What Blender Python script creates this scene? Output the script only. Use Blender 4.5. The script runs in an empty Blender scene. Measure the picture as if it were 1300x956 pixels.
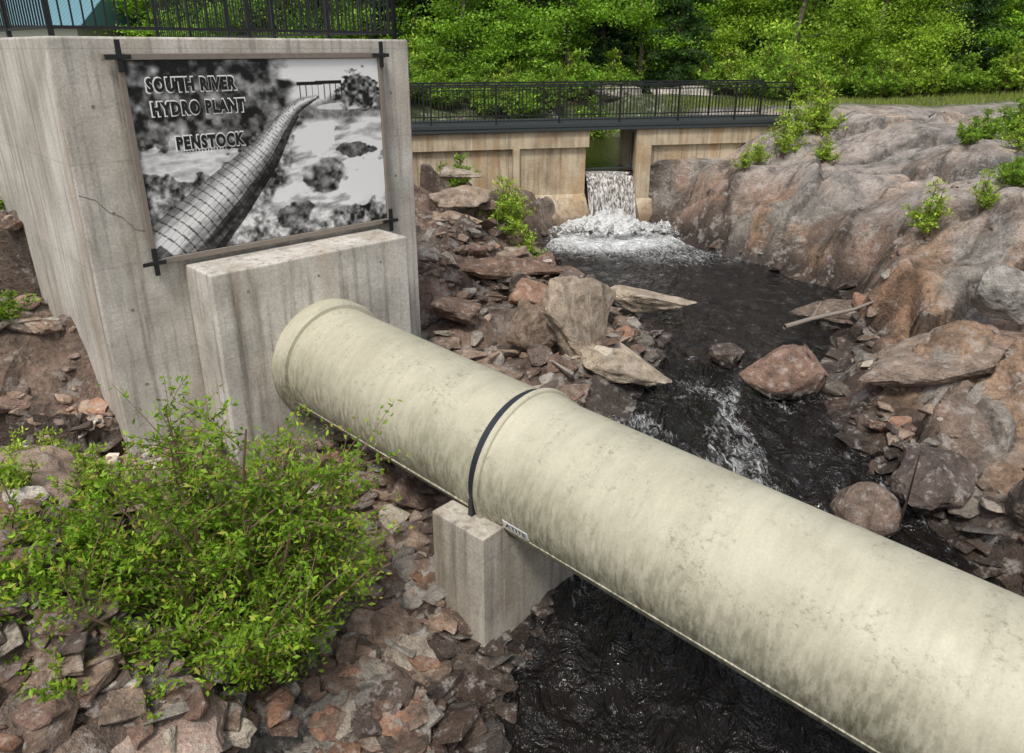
import bpy, bmesh, math, random
import numpy as np
from mathutils import Vector, Matrix, noise
rnd = random.Random(7)
R = np.random.RandomState(11)
scene = bpy.context.scene
COL = scene.collection

# ------------------------------------------------------------ helpers
_L = np.random.RandomState(3).rand(8, 256, 256)
def vnoise(x, y, seed=0):
    x = np.asarray(x, float) + seed*17.31; y = np.asarray(y, float) + seed*9.77
    xi = np.floor(x).astype(int); yi = np.floor(y).astype(int)
    fx = x-xi; fy = y-yi
    fx = fx*fx*(3-2*fx); fy = fy*fy*(3-2*fy)
    T = _L[seed % 8]
    a = T[xi % 256, yi % 256]; b = T[(xi+1) % 256, yi % 256]
    c = T[xi % 256, (yi+1) % 256]; d = T[(xi+1) % 256, (yi+1) % 256]
    return (a*(1-fx)+b*fx)*(1-fy)+(c*(1-fx)+d*fx)*fy
def fbm(x, y, o=4, seed=0):
    s = 0; a = 1; t = 0
    for i in range(o):
        s = s+a*vnoise(x*2**i, y*2**i, seed+i); t += a; a *= .5
    return s/t
def sstep(a, b, x):
    t = np.clip((x-a)/(b-a), 0, 1); return t*t*(3-2*t)

def mesh_obj(name, V, F, mats, col=None, smooth=False, parent=None, frame=None, matidx=None, sharp=None):
    me = bpy.data.meshes.new(name)
    V = V.tolist() if hasattr(V, 'tolist') else V
    F = F.tolist() if hasattr(F, 'tolist') else F
    me.from_pydata(V, [], F)
    if not isinstance(mats, (list, tuple)): mats = [mats]
    for m in mats: me.materials.append(m)
    if col is not None:
        a = me.color_attributes.new('Col', 'FLOAT_COLOR', 'POINT')
        c = np.ones((len(V), 4), np.float32); c[:, :3] = np.asarray(col)[:, :3]
        a.data.foreach_set('color', c.ravel())
    if matidx is not None:
        me.polygons.foreach_set('material_index', np.asarray(matidx, np.int32))
    if smooth:
        me.polygons.foreach_set('use_smooth', np.ones(len(me.polygons), bool))
        if sharp: me.set_sharp_from_angle(angle=math.radians(sharp))
    me.update()
    ob = bpy.data.objects.new(name, me)
    COL.objects.link(ob)
    if frame is not None: ob.matrix_world = frame
    if parent is not None: setparent(ob, parent)
    return ob
def setparent(ob, p):
    ob.parent = p
    ob.matrix_parent_inverse = p.matrix_world.inverted()
def empty(name, loc=(0, 0, 0)):
    e = bpy.data.objects.new(name, None); COL.objects.link(e)
    e.location = loc; e.empty_display_size = .3
    bpy.context.view_layer.update()
    return e
def frame(o, x, y, z):
    m = Matrix.Identity(4)
    for i, v in enumerate((x, y, z)):
        for k in range(3): m[k][i] = v[k]
    for k in range(3): m[k][3] = o[k]
    return m
class Batch:
    def __init__(s): s.V = []; s.F = []
    def box(s, x0, x1, y0, y1, z0, z1):
        b = len(s.V)
        s.V += [(x0,y0,z0),(x1,y0,z0),(x1,y1,z0),(x0,y1,z0),(x0,y0,z1),(x1,y0,z1),(x1,y1,z1),(x0,y1,z1)]
        s.F += [tuple(b+i for i in f) for f in ((0,3,2,1),(4,5,6,7),(0,1,5,4),(1,2,6,5),(2,3,7,6),(3,0,4,7))]
    def beam(s, a, b, w, h=None):
        h = h or w
        a = Vector(a); b = Vector(b); d = (b-a).normalized()
        up = Vector((0, 0, 1)) if abs(d.z) < .9 else Vector((0, 1, 0))
        sx = d.cross(up).normalized(); sy = sx.cross(d)
        i = len(s.V)
        for p in (a, b):
            for u, v in ((-1,-1),(1,-1),(1,1),(-1,1)):
                s.V.append(tuple(p+sx*u*w/2+sy*v*h/2))
        s.F += [tuple(i+k for k in f) for f in ((0,1,2,3),(4,7,6,5),(0,4,5,1),(1,5,6,2),(2,6,7,3),(3,7,4,0))]
    def tube(s, pts, rad, n=6):
        b = len(s.V); pts = [Vector(p) for p in pts]
        for i, p in enumerate(pts):
            d = (pts[min(i+1, len(pts)-1)]-pts[max(i-1, 0)]).normalized()
            up = Vector((0, 0, 1)) if abs(d.z) < .8 else Vector((1, 0, 0))
            sx = d.cross(up).normalized(); sy = sx.cross(d)
            for k in range(n):
                a = 2*math.pi*k/n
                s.V.append(tuple(p+(sx*math.cos(a)+sy*math.sin(a))*rad[i]))
        for i in range(len(pts)-1):
            for k in range(n):
                k2 = (k+1) % n
                s.F.append((b+i*n+k, b+i*n+k2, b+(i+1)*n+k2, b+(i+1)*n+k))
    def obj(s, name, mat, parent=None, frame=None, bevel=0, smooth=False):
        ob = mesh_obj(name, s.V, s.F, mat, parent=parent, frame=frame, smooth=smooth)
        if bevel:
            m = ob.modifiers.new('b', 'BEVEL'); m.width = bevel; m.segments = 2; m.limit_method = 'ANGLE'
        return ob

# ------------------------------------------------------------ materials
class NB:
    def __init__(s, name):
        s.m = bpy.data.materials.new(name); s.m.use_nodes = True
        s.t = s.m.node_tree; s.t.nodes.clear()
        s.out = s.t.nodes.new('ShaderNodeOutputMaterial')
    def n(s, ty, props=None, **inp):
        nd = s.t.nodes.new(ty)
        for k, v in (props or {}).items(): setattr(nd, k, v)
        for k, v in inp.items():
            k = k.replace('_', ' ')
            sock = nd.inputs[int(k[1:])] if k[0] == 'i' and k[1:].isdigit() else nd.inputs[k]
            if isinstance(v, bpy.types.NodeSocket): s.t.links.new(v, sock)
            else: sock.default_value = v
        return nd
    def coord(s, scale=(1,1,1), rot=(0,0,0)):
        tc = s.n('ShaderNodeTexCoord')
        return s.n('ShaderNodeMapping', Vector=tc.outputs['Object'], Scale=scale, Rotation=rot).outputs[0]
    def noise(s, vec, scale, detail=5, rough=.6, dist=0.):
        return s.n('ShaderNodeTexNoise', Vector=vec, Scale=scale, Detail=detail, Roughness=rough, Distortion=dist).outputs[0]
    def ramp(s, fac, stops):
        r = s.n('ShaderNodeValToRGB', Fac=fac)
        e = r.color_ramp.elements
        while len(e) < len(stops): e.new(.5)
        for i, (p, c) in enumerate(stops):
            e[i].position = p
            e[i].color = (c, c, c, 1) if not isinstance(c, (tuple, list)) else (*c[:3], 1)
        return r.outputs[0]
    def mix(s, a, b, f, mode='MIX'):
        m = s.n('ShaderNodeMixRGB', {'blend_type': mode})
        for k, v in (('Color1', a), ('Color2', b), ('Fac', f)):
            if isinstance(v, bpy.types.NodeSocket): s.t.links.new(v, m.inputs[k])
            else: m.inputs[k].default_value = v if k == 'Fac' else ((*v[:3], 1) if isinstance(v, (tuple, list)) else (v, v, v, 1))
        return m.outputs[0]
    def math(s, op, a, b=0.):
        return s.n('ShaderNodeMath', {'operation': op}, i0=a, i1=b).outputs[0]
    def bump(s, h, strength=.4, dist=.02, normal=None):
        kw = dict(Height=h, Strength=strength, Distance=dist)
        if normal is not None: kw['Normal'] = normal
        return s.n('ShaderNodeBump', **kw).outputs[0]
    def princ(s, color, rough=.8, normal=None, **kw):
        p = s.n('ShaderNodeBsdfPrincipled')
        if isinstance(color, bpy.types.NodeSocket): s.t.links.new(color, p.inputs['Base Color'])
        else: p.inputs['Base Color'].default_value = (*color[:3], 1)
        if isinstance(rough, bpy.types.NodeSocket): s.t.links.new(rough, p.inputs['Roughness'])
        else: p.inputs['Roughness'].default_value = rough
        if normal is not None: s.t.links.new(normal, p.inputs['Normal'])
        for k, v in kw.items(): p.inputs[k.replace('_', ' ')].default_value = v
        return p
    def end(s, sh):
        s.t.links.new(sh.outputs[0] if hasattr(sh, 'outputs') else sh, s.out.inputs[0]); return s.m

def concrete(name, light, dark, stain=(.25,.17,.09), stain_amt=.3, streak=.5, low=None):
    b = NB(name)
    c = b.coord()
    n1 = b.noise(c, 1.1, 5, .65)
    col = b.mix(dark, light, b.ramp(n1, [(.32, 0.), (.60, 1.)]))
    n2 = b.noise(b.coord((5, 5, .28)), 1.6, 4, .6)
    col = b.mix(col, (.13, .115, .09), b.math('MULTIPLY', b.ramp(n2, [(.50, 0.), (.76, 1.)]), streak))
    n3 = b.noise(b.coord((2.2, 2.2, .5)), .8, 3, .6)
    col = b.mix(col, stain, b.math('MULTIPLY', b.ramp(n3, [(.50, 0.), (.7, 1.)]), stain_amt))
    col = b.mix(col, (.68, .65, .60), b.math('MULTIPLY', b.ramp(n2, [(.28, 1.), (.40, 0.)]), streak*.7))
    sep = b.n('ShaderNodeSeparateXYZ', Vector=c)
    saw = b.math('FRACT', b.math('MULTIPLY', sep.outputs[2], .82))
    line = b.ramp(saw, [(0., .60), (.014, 1.)])
    col = b.mix(col, line, .6, 'MULTIPLY')
    n4 = b.noise(c, 30, 4, .8)
    col = b.mix(col, b.ramp(n4, [(.3, .62), (.6, 1.08)]), .85, 'MULTIPLY')
    if low is not None:
        wl = b.ramp(b.math('ADD', b.math('ADD', sep.outputs[2], -low), b.math('MULTIPLY', n1, .5)), [(.1, 1.), (.75, 0.)])
        col = b.mix(col, (.13, .08, .045), b.math('MULTIPLY', wl, .8))
    return b.end(b.princ(col, .88, b.bump(n4, .5, .012)))

M_conc = concrete('concrete_block', (.62,.585,.525), (.36,.335,.29), (.34,.26,.17), .5, .85)
M_conc2 = concrete('concrete_pier', (.50,.46,.39), (.27,.245,.20), (.26,.19,.12), .5, .9)
M_conc3 = concrete('concrete_dam', (.58,.49,.35), (.34,.25,.16), (.40,.24,.10), .85, 1., low=-4.7)

def metal(name, c, r=.5, met=0.):
    b = NB(name); cc = b.coord()
    n = b.noise(cc, 9, 3)
    col = b.mix(tuple(x*.7 for x in c), tuple(min(1, x*1.3) for x in c), n)
    return b.end(b.princ(col, r, None, Metallic=met))
M_black = metal('black_painted_steel', (.012,.013,.015), .4)
M_strap = metal('strap_steel', (.022,.026,.034), .45)
M_frame = metal('weathered_steel_frame', (.21,.18,.15), .6)
M_deck = metal('deck_steel', (.035,.042,.045), .55)

def leafmat(name, trans=.35):
    b = NB(name)
    a = b.n('ShaderNodeAttribute', {'attribute_name': 'Col'})
    p = b.princ(a.outputs['Color'], .5)
    p.inputs['Specular IOR Level'].default_value = .25
    t = b.n('ShaderNodeBsdfTranslucent')
    g = b.mix(a.outputs['Color'], (1.5, 1.5, .5), 1., 'MULTIPLY')
    b.t.links.new(g, t.inputs[0])
    m = b.n('ShaderNodeMixShader', i0=trans)
    b.t.links.new(p.outputs[0], m.inputs[1]); b.t.links.new(t.outputs[0], m.inputs[2])
    return b.end(m)
M_leaf = leafmat('leaf')
b = NB('bark'); n = b.noise(b.coord((6, 6, 1)), 4, 4)
M_bark = b.end(b.princ(b.mix((.04,.03,.022), (.13,.11,.085), n), .9))
b = NB('twig_bark'); n = b.noise(b.coord(), 20, 2)
M_twig = b.end(b.princ(b.mix((.10,.055,.035), (.2,.13,.08), n), .8))

def rockmat(name, sc=1., bd=.05):
    b = NB(name)
    a = b.n('ShaderNodeAttribute', {'attribute_name': 'Col'}).outputs['Color']
    c = b.coord()
    n1 = b.noise(c, 2.2*sc, 8, .72, .3)
    n2 = b.noise(c, 24*sc, 3, .75)
    n4 = b.noise(c, 4.1*sc, 5, .75)
    col = b.mix(a, b.ramp(n1, [(.32, .42), (.5, 1.), (.68, 1.45)]), 1., 'MULTIPLY')
    col = b.mix(col, b.ramp(n2, [(.3, .5), (.55, 1.02), (.75, 1.4)]), .85, 'MULTIPLY')
    col = b.mix(col, b.mix(col, (.48,.45,.41), .5), b.ramp(n4, [(.54, 0.), (.62, 1.)]))
    col = b.mix(col, (.04,.034,.03), b.math('MULTIPLY', b.ramp(n4, [(.32, 1.), (.43, 0.)]), .7))
    h = b.mix(n1, n2, .22)
    nm = b.bump(h, 1., bd*3)
    lum = b.n('ShaderNodeRGBToBW', Color=a).outputs[0]
    ro = b.ramp(lum, [(.03, .26), (.12, .85)])
    return b.end(b.princ(col, ro, nm))
M_ground = rockmat('granite_ground', .7, .08)
M_rock = rockmat('loose_rock', 1.6, .035)

# ------------------------------------------------------------ terrain definition
EY = np.array([-50, 0, 4, 6, 7, 8, 9, 10, 11, 12.5, 13.5, 15, 16.5, 18.5, 20, 21.5, 22.6, 23.3, 24.4, 26, 29, 32, 33.5])
EL = np.array([-2, -.5, -.3, -.1, .2, .6, .9, 1.3, 1.9, 2.4, 2.6, 2.4, 1.8, 1.0, .9, 1.0, 1.9, 2.3, 2.3, .5, -1, 0, 3.])
ER = np.array([9, 7, 7, 6.6, 6.2, 5.8, 5.4, 5.2, 5.45, 5.8, 6.3, 7.1, 7.4, 6.8, 5.7, 5.0, 4.2, 3.8, 3.8, 5, 6.5, 6.2, 4.])
def edges(y):
    return np.interp(y, EY, EL), np.interp(y, EY, ER)
def wz(y):
    return np.interp(y, [0, 5, 6.5, 8, 10, 13, 23.5, 23.51, 60], [-6.3, -6.15, -6.05, -5.8, -5.55, -5.2, -5.2, -3.5, -3.5])
CP = np.array([
(-4.9,8.4,-4.7),(-3.9,7.7,-4.95),(-3.0,8.6,-5.15),(-2.2,9.1,-5.4),(-1.2,7.4,-5.9),(-1.44,6.3,-6.0),(-.6,6.2,-6.3),(-.5,6.8,-6.25),(-3,6.5,-5.45),(-2.6,5.2,-5.35),(-3.4,4.5,-4.7),(-1.5,4.5,-6.0),
(-5.9,7.6,-4.3),(-4.1,4.8,-4.45),(-6.3,9.9,-3.6),(-7.5,11.1,-2.5),(-7.6,10.0,-3.2),(-9,10,-2.6),(-9,12,-1.9),(-11,12,-1.8),(-12,18,-1.6),(-10,25,-1.6),(-8,6,-3.6),(-7,3,-3.3),(-4,1.5,-4.2),(-1,2,-6.0),(-12,5,-2.5),(-10,0,-3),
(-1.2,11.9,-4.7),(-1.6,14,-4.15),(-1.3,17,-3.75),(-1,19.5,-3.8),(-3,20,-3.2),(.2,20,-4.6),(.6,17,-4.75),(0,22,-4.15),(1.6,22.2,-4.6),(-2.8,21.5,-3.5),(0,14.5,-4.75),(0,12,-4.95),(1.3,13,-4.95),(0,10.3,-5.15),(1.2,15.2,-4.9),(.2,8.6,-5.6),
(5.2,22.8,-4.4),(6.2,23.3,-3.3),(7,22,-3.3),(8.5,24,-2.35),(12,24,-2.05),(20,26,-1.9),(6.6,20.5,-4.05),(7.4,17.3,-4.6),(8.3,17.4,-3.45),(9.7,17,-2.8),(12.4,18.7,-2.25),(8.1,13.7,-3.9),(7.6,11.4,-4.1),(6.9,12.4,-4.85),(6.7,9.7,-4.8),(6.1,8.6,-5.4),(6.6,7.8,-5.2),
(7.5,7,-5),(8.8,8,-4.3),(9.5,5,-4.6),(12,12,-2.9),(14,6,-3.2),(11,15,-2.65),(9,20.5,-2.85),(15,16,-2.2),(25,15,-2),(25,0,-2.5),(14,0,-3.5),(8.5,2,-5.6),
(-2,26,-3.0),(-3.5,30,-2.6),(8.3,28,-2.5),(9,31,-2.2),(3,35,-2.1),(6,36,-1.95),(-5,24,-2.2),(-6,35,-1.9),(-20,40,-1.8),(20,36,-1.9),(14,30,-2.05),(0,42,-1.8),(50,60,-1),(-50,60,-1),(0,100,0),(-60,0,-1),(60,0,-1),(-150,200,2),(150,200,2),(0,-40,-5),(-60,-60,-2),(60,-60,-2),(300,300,2),(-300,300,2),(0,300,3)])
def base_h(x, y):
    sh = x.shape; X = x.ravel(); Y = y.ravel(); out = np.empty(len(X))
    for i in range(0, len(X), 20000):
        d2 = (X[i:i+20000, None]-CP[None, :, 0])**2+(Y[i:i+20000, None]-CP[None, :, 1])**2
        w = 1/(d2+.35)**2.2
        out[i:i+20000] = (w*CP[None, :, 2]).sum(1)/w.sum(1)
    return out.reshape(sh)
def fracture(x, y, sc, st, ang, seed):
    ca, sa = math.cos(ang), math.sin(ang)
    wx_ = (fbm(x*.7, y*.7, 3, 1)-.5)*1.1; wy_ = (fbm(x*.7, y*.7, 3, 4)-.5)*1.1
    out = np.zeros(x.shape); crk = np.zeros(x.shape)
    xf = (x+wx_).ravel(); yf = (y+wy_).ravel(); o = out.ravel(); k = crk.ravel()
    for i in range(len(xf)):
        u = (ca*xf[i]+sa*yf[i])*sc; v = (-sa*xf[i]+ca*yf[i])*sc*st
        ds, ps = noise.voronoi(Vector((u, v, seed)))
        p = ps[0]
        h1 = math.sin(p.x*127.1+p.y*311.7)*43758.5453; h1 -= math.floor(h1)
        h2 = math.sin(p.x*269.5+p.y*183.3)*43758.5453; h2 -= math.floor(h2)
        h3 = math.sin(p.x*419.2+p.y*71.9)*43758.5453; h3 -= math.floor(h3)
        o[i] = (h1-.5)+(h2-.5)*1.4*(u-p.x)+(h3-.5)*1.4*(v-p.y)
        k[i] = max(0, 1-(ds[1]-ds[0])/.09)
    return o.reshape(x.shape), k.reshape(x.shape)
def axis(lo, hi, st, far_lo, far_hi):
    a = list(np.arange(lo, hi, st)); s = st
    while a[-1] < far_hi: s *= 1.2; a.append(a[-1]+s)
    s = st
    while a[0] > far_lo: s *= 1.2; a.insert(0, a[0]-s)
    return np.array(a)
ax = axis(-8.8, 12.5, .075, -420, 420); ay = axis(3.6, 25.5, .075, -160, 420)
GX, GY = np.meshgrid(ax, ay, indexing='ij')
H = base_h(GX, GY)
f1, k1 = fracture(GX, GY, .30, 2.4, .62, 1.3)
f2, k2 = fracture(GX, GY, .95, 1.9, .9, 7.7)
near = sstep(34, 26, GY)*sstep(-30, -12, GX)*sstep(30, 18, GX)
smooth_zone = sstep(-4.5, -3.7, H)*sstep(5, 7, GX)
H = H+near*(f1*.60*(1-.45*smooth_zone)+f2*.24*(1-.8*smooth_zone)-k1*.10-k2*.05*(1-.5*smooth_zone))
H = H+near*((fbm(GX*.9, GY*.9, 5, 2)-.5)*.5*(1-.5*smooth_zone)+(fbm(GX*5, GY*5, 3, 4)-.5)*.10*(1-.6*smooth_zone))
H = H+(1-near)*(fbm(GX*.1, GY*.1, 3, 1)-.5)*.8
eL, eR = edges(GY)
wob = (fbm(GX*.8, GY*.8, 3, 5)-.5)*.9
eL = eL+wob*sstep(23, 21, GY); eR = eR+wob*sstep(23, 21, GY)
dout = np.maximum(eL-GX, GX-eR)
W = wz(GY)
instream = (GY < 33.5)
Hb = np.maximum(H, W+np.minimum(.3, .45*np.maximum(dout, 0)))
tb = sstep(0, .9, dout)
Hs = W-.45*sstep(0, .5, -dout)+.02
Hc = np.where(dout < 0, Hs, (W+.02)*(1-tb)+Hb*tb)
H = np.where(instream, Hc, H)
def hz(x, y):
    x = np.asarray(x, float); y = np.asarray(y, float)
    i = np.clip(np.searchsorted(ax, x)-1, 0, len(ax)-2); j = np.clip(np.searchsorted(ay, y)-1, 0, len(ay)-2)
    fx = (x-ax[i])/(ax[i+1]-ax[i]); fy = (y-ay[j])/(ay[j+1]-ay[j])
    return (H[i, j]*(1-fx)+H[i+1, j]*fx)*(1-fy)+(H[i, j+1]*(1-fx)+H[i+1, j+1]*fx)*fy
def mixc(a, b, f): return a*(1-f[..., None])+np.array(b)*f[..., None]
C = np.zeros(GX.shape+(3,)); C[:] = (.21, .155, .12)
p1 = fbm(GX*.45, GY*.45, 5, 1); p2 = fbm(GX*.6, GY*.6, 5, 3); p3 = fbm(GX*1.1, GY*1.1, 5, 6)
C = mixc(C, (.31, .21, .155), sstep(.45, .6, p1))
C = mixc(C, (.26, .235, .20), sstep(.5, .62, p2))
hi = sstep(-4.0, -3.0, H)*sstep(4.5, 6.5, GX)
C = mixc(C, (.40, .355, .32), hi*.85)
C = mixc(C, (.20, .185, .17), hi*sstep(.52, .60, p2)*sstep(24, 20, GY)*.7)
C = mixc(C, (.48, .37, .29), hi*sstep(.52, .64, p3)*.7)
C = mixc(C, (.37, .22, .125), sstep(.52, .64, p3)*sstep(5, 6.5, GX)*(1-hi)*.7)
C = mixc(C, (.19, .125, .09), sstep(2.5, .5, GX)*sstep(5.5, 7, GY)*.5)
C = mixc(C, (.36, .265, .205), sstep(-3, -4, GX)*sstep(.42, .52, p1)*.7)
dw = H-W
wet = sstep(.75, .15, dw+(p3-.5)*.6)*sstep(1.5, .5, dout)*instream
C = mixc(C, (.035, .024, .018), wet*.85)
C = C*(1-.55*near*np.clip(k1*1.2+k2*.5, 0, 1))[..., None]
gn = fbm(GX*.5, GY*.5, 5, 7)
gr = sstep(.60, .66, gn)*hi*sstep(9, 12, GX)*sstep(22, 19, GY)
C = mixc(C, (.10, .13, .035), np.maximum(gr*.9, 0))
gr2 = np.maximum(sstep(29.5, 31.5, GY), sstep(-9, -11, GX))
C = mixc(C, (.075, .10, .03), gr2)
nx, ny = GX.shape
idx = np.arange(nx*ny).reshape(nx, ny)
F = np.stack([idx[:-1, :-1], idx[1:, :-1], idx[1:, 1:], idx[:-1, 1:]], -1).reshape(-1, 4)
V = np.stack([GX, GY, H], -1).reshape(-1, 3)
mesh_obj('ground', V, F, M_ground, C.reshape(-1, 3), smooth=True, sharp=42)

# ------------------------------------------------------------ water
b = NB('river_water'); c = b.coord()
at = b.n('ShaderNodeAttribute', {'attribute_name': 'Col'})
foamv = b.n('ShaderNodeSeparateColor', Color=at.outputs['Color']).outputs[0]
n1 = b.noise(b.coord((1, .6, 1), (0, 0, .3)), 2.6, 5, .58, .8)
nm = b.bump(n1, 1., .55)
fn = b.noise(b.coord((1, .4, 1), (0, 0, .25)), 9, 6, .78, 1.5)
fm = b.ramp(b.math('ADD', b.math('MULTIPLY', foamv, .55), b.math('ADD', fn, -.25)), [(.44, 0.), (.72, 1.)])
col = b.mix((.012, .010, .009), (.80, .82, .82), fm)
ro = b.mix((.06,)*3, (.7,)*3, fm)
M_water = b.end(b.princ(col, ro, nm, IOR=1.45))
wx = np.arange(-4, 10, .10); wy = np.arange(-12, 23.42, .10)
WX, WY = np.meshgrid(wx, wy, indexing='ij')
l, r = edges(WY)
X2 = np.clip(WX, l-1.2, r+1.2)
rap = sstep(13.0, 11.0, WY)*sstep(5.5, 8, WY)
chop = .06+.16*rap+.08*sstep(3.5, .5, np.hypot(X2-3.2, WY-21.6))
WZ = wz(WY)+(fbm(X2*2.8, WY*1.8, 4, 2)-.5)*chop
dd = np.sqrt(((X2-2.9)/2.5)**2+((WY-22.1)/2.0)**2)
foam = np.clip(1.35-dd*.8, 0, 1)
foam = np.maximum(foam, sstep(3.8, .5, np.hypot((X2-4.4)*.8, (WY-20.2)*1.3))*.44)
foam = np.maximum(foam, rap*(.14+.30*sstep(.42, .68, fbm(X2*2.3, WY*1.3, 4, 6))))
foam = np.maximum(foam, .12)
idx = np.arange(WX.size).reshape(WX.shape)
F = np.stack([idx[:-1, :-1], idx[1:, :-1], idx[1:, 1:], idx[:-1, 1:]], -1).reshape(-1, 4)
mesh_obj('river_water', np.stack([X2, WY, WZ], -1).reshape(-1, 3), F, M_water, np.repeat(foam.reshape(-1, 1), 3, 1), smooth=True)
b = NB('calm_water'); n1 = b.noise(b.coord(), 3, 3)
M_calm = b.end(b.princ((.025, .022, .010), .12, b.bump(n1, .6, .1), IOR=1.33))
mesh_obj('upstream_water', [(-3, 23.6, -3.5), (9, 23.6, -3.5), (9, 34, -3.5), (-3, 34, -3.5)], [(0, 1, 2, 3)], M_calm)

# ------------------------------------------------------------ concrete intake block
fd = Vector((.717, .697, 0)).normalized(); up = Vector((0, 0, 1)); nrm = fd.cross(up)
A = Vector((-4.93, 8.5, 0))
FR = frame(A, fd, -nrm, up)
blk = empty('concrete_intake_block', A)
B = Batch(); B.box(0, 4.75, 0, 9.5, -7.2, .13); B.obj('main_block', M_conc, blk, FR, .025)
B = Batch(); B.box(1.05, 3.98, -.78, -.004, -7.1, -2.54); B.obj('thrust_block', M_conc, blk, FR, .02)
B = Batch()
for x in (.35, 4.4):
    for z in (-.6, -1.8, -3.0, -4.0): B.box(x-.018, x+.018, -.003, .001, z-.018, z+.018)
for x in (1.5, 2.5, 3.5):
    B.box(x-.016, x+.016, -.783, -.779, -2.85, -2.818)
cr = [(.02, -1.55), (.18, -1.62), (.30, -1.78), (.44, -1.86), (.55, -2.02), (.72, -2.08)]
for p, q in zip(cr[:-1], cr[1:]): B.beam((p[0], -.001, p[1]), (q[0], -.001, q[1]), .006, .009)
B.obj('tie_holes_and_crack', M_frame, blk, FR)
def railing(Bt, pts, h=1.07, sp=.115, post=2.0):
    for a, c in zip(pts[:-1], pts[1:]):
        a = Vector(a); c = Vector(c); L = (c-a).length; d = (c-a)/L
        for zz, w in ((h, .05), (h-.13, .03), (.09, .035)):
            Bt.beam(a+up*zz, c+up*zz, w, w)
        n = int(L/sp)
        for i in range(1, n):
            p = a+d*(L*i/n); Bt.beam(p+up*.09, p+up*(h-.13), .016)
        m = max(1, round(L/post))
        for i in range(m+1):
            p = a+d*(L*i/m); Bt.beam(p+up*.0, p+up*h, .05)
B = Batch()
railing(B, [(.12, 9.2, .132), (.12, .14, .132), (4.62, .14, .132), (4.62, 9.2, .132)])
B.obj('block_railing', M_black, None, FR)
# ---- sign
sign = empty('interpretive_sign', A+fd*2.4+up*-1.2)
S0, S1, Z0, Z1 = .72, 4.14, -2.40, -.12
nu, nv = 460, 310
U, Vv = np.meshgrid(np.linspace(0, 1, nu), np.linspace(0, 1, nv), indexing='ij')
g = .42+1.1*(fbm(U*14, Vv*10, 5, 1)-.5)+.9*(fbm(U*60, Vv*42, 3, 2)-.5)
def put(g, m, val): return g*(1-m)+val*m
def ell(cx_, cy_, rx, ry, rough=.8, f=18, s=5):
    return sstep(1.12, .85, ((U-cx_)/rx)**2+((Vv-cy_)/ry)**2+(fbm(U*f, Vv*f, 4, s)-.5)*rough*1.6)
rap_ = .80+1.2*(fbm(U*12+Vv*14, Vv*34-U*10, 6, 3)-.5)
m = sstep(.52, .60, U-.25*(Vv-.4)+(fbm(U*9, Vv*9, 4, 4)-.5)*.3)*sstep(.74, .70, Vv)*sstep(.05, .2, Vv+(fbm(U*8, Vv*8, 4, 2)-.5)*.35)
g = put(g, m, rap_)
g = put(g, ell(.68, .58, .09, .12, 1.2)*.85, .95)
g = put(g, ell(.90, .28, .12, .16, 1.4)*.8, .92)
g = put(g, ell(.86, .47, .09, .05, 1.2), .30+.6*(fbm(U*40, Vv*30, 3, 2)-.5))
g = put(g, ell(.71, .33, .10, .10, .6), .40+1.0*(fbm(U*30, Vv*25, 4, 6)-.5)+1.2*(Vv-.33))
g = put(g, ell(.55, .12, .10, .08, 1.), .33+.8*(fbm(U*40, Vv*35, 4, 6)-.5))
g = put(g, ell(.16, .50, .16, .10, 1.6)*.8, .82+.5*(fbm(U*20, Vv*60, 3, 1)-.5))
far = sstep(.63, .68, Vv)
g = put(g, far, .42+.6*(fbm(U*50, Vv*40, 4, 1)-.5))
g = put(g, ell(.84, .73, .14, .022, .4)*.8, .85)
m = sstep(.76, .82, Vv+(fbm(U*14, Vv*3, 3, 2)-.5)*.16)*sstep(.5, .56, U)
g = put(g, m, .80+.08*Vv)
tree = sstep(.62, .53, U+(fbm(U*10, Vv*16, 4, 3)-.5)*.20)*sstep(.58, .66, Vv)
g = put(g, tree, .27+1.1*(fbm(U*30, Vv*22, 5, 4)-.47))
g = put(g, ell(.89, .82, .11, .11, 1.4, 20), .27+1.1*(fbm(U*60, Vv*45, 3, 5)-.47))
m = ((abs(Vv-.865-.02*(U-.6)) < .010) & (U > .62) & (U < .82)) | ((abs(Vv-.82) < .045) & (U > .62) & (U < .82) & (np.mod(U*38, 1) < .15))
g = np.where(m, .10, g)
kt = np.array([0, .3, .6, .8, .93, 1.]); kx = np.array([.04, .27, .45, .55, .62, .72]); ky = np.array([.0, .27, .49, .66, .755, .795]); kw = np.array([.122, .094, .060, .036, .022, .008])
ts = np.linspace(0, 1, 260); cx = np.interp(ts, kt, kx); cy = np.interp(ts, kt, ky); cw = np.interp(ts, kt, kw)
def sm(a):
    k = np.ones(25)/25; return np.convolve(np.pad(a, 12, 'edge'), k, 'valid')
cx, cy = sm(cx), sm(cy)
best = np.full(U.shape, 9e9); bi = np.zeros(U.shape, int)
for i in range(260):
    d = (U-cx[i])**2+((Vv-cy[i])*.68)**2
    q = d < best; best = np.where(q, d, best); bi = np.where(q, i, bi)
i2 = np.clip(bi, 1, 258); tx = cx[i2+1]-cx[i2-1]; ty = (cy[i2+1]-cy[i2-1])*.68; tl = np.hypot(tx, ty)
sd = ((U-cx[bi])*(ty/tl)-(Vv-cy[bi])*.68*(tx/tl))/cw[bi]
arc = np.cumsum(np.hypot(np.gradient(cx), np.gradient(cy))/np.maximum(cw, .02))
band = np.mod(arc[bi]*2.4+sd*sd*.5, 1)
shade = .44+.48*np.exp(-((sd+.25)/.42)**2)-.22*(sd > .55)
shade = shade+.30*(fbm(U*10+sd*6, Vv*10-sd*6, 3, 2)-.5)
shade = np.where(np.mod(sd*5, 1) < .18, shade*.8, shade)
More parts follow.
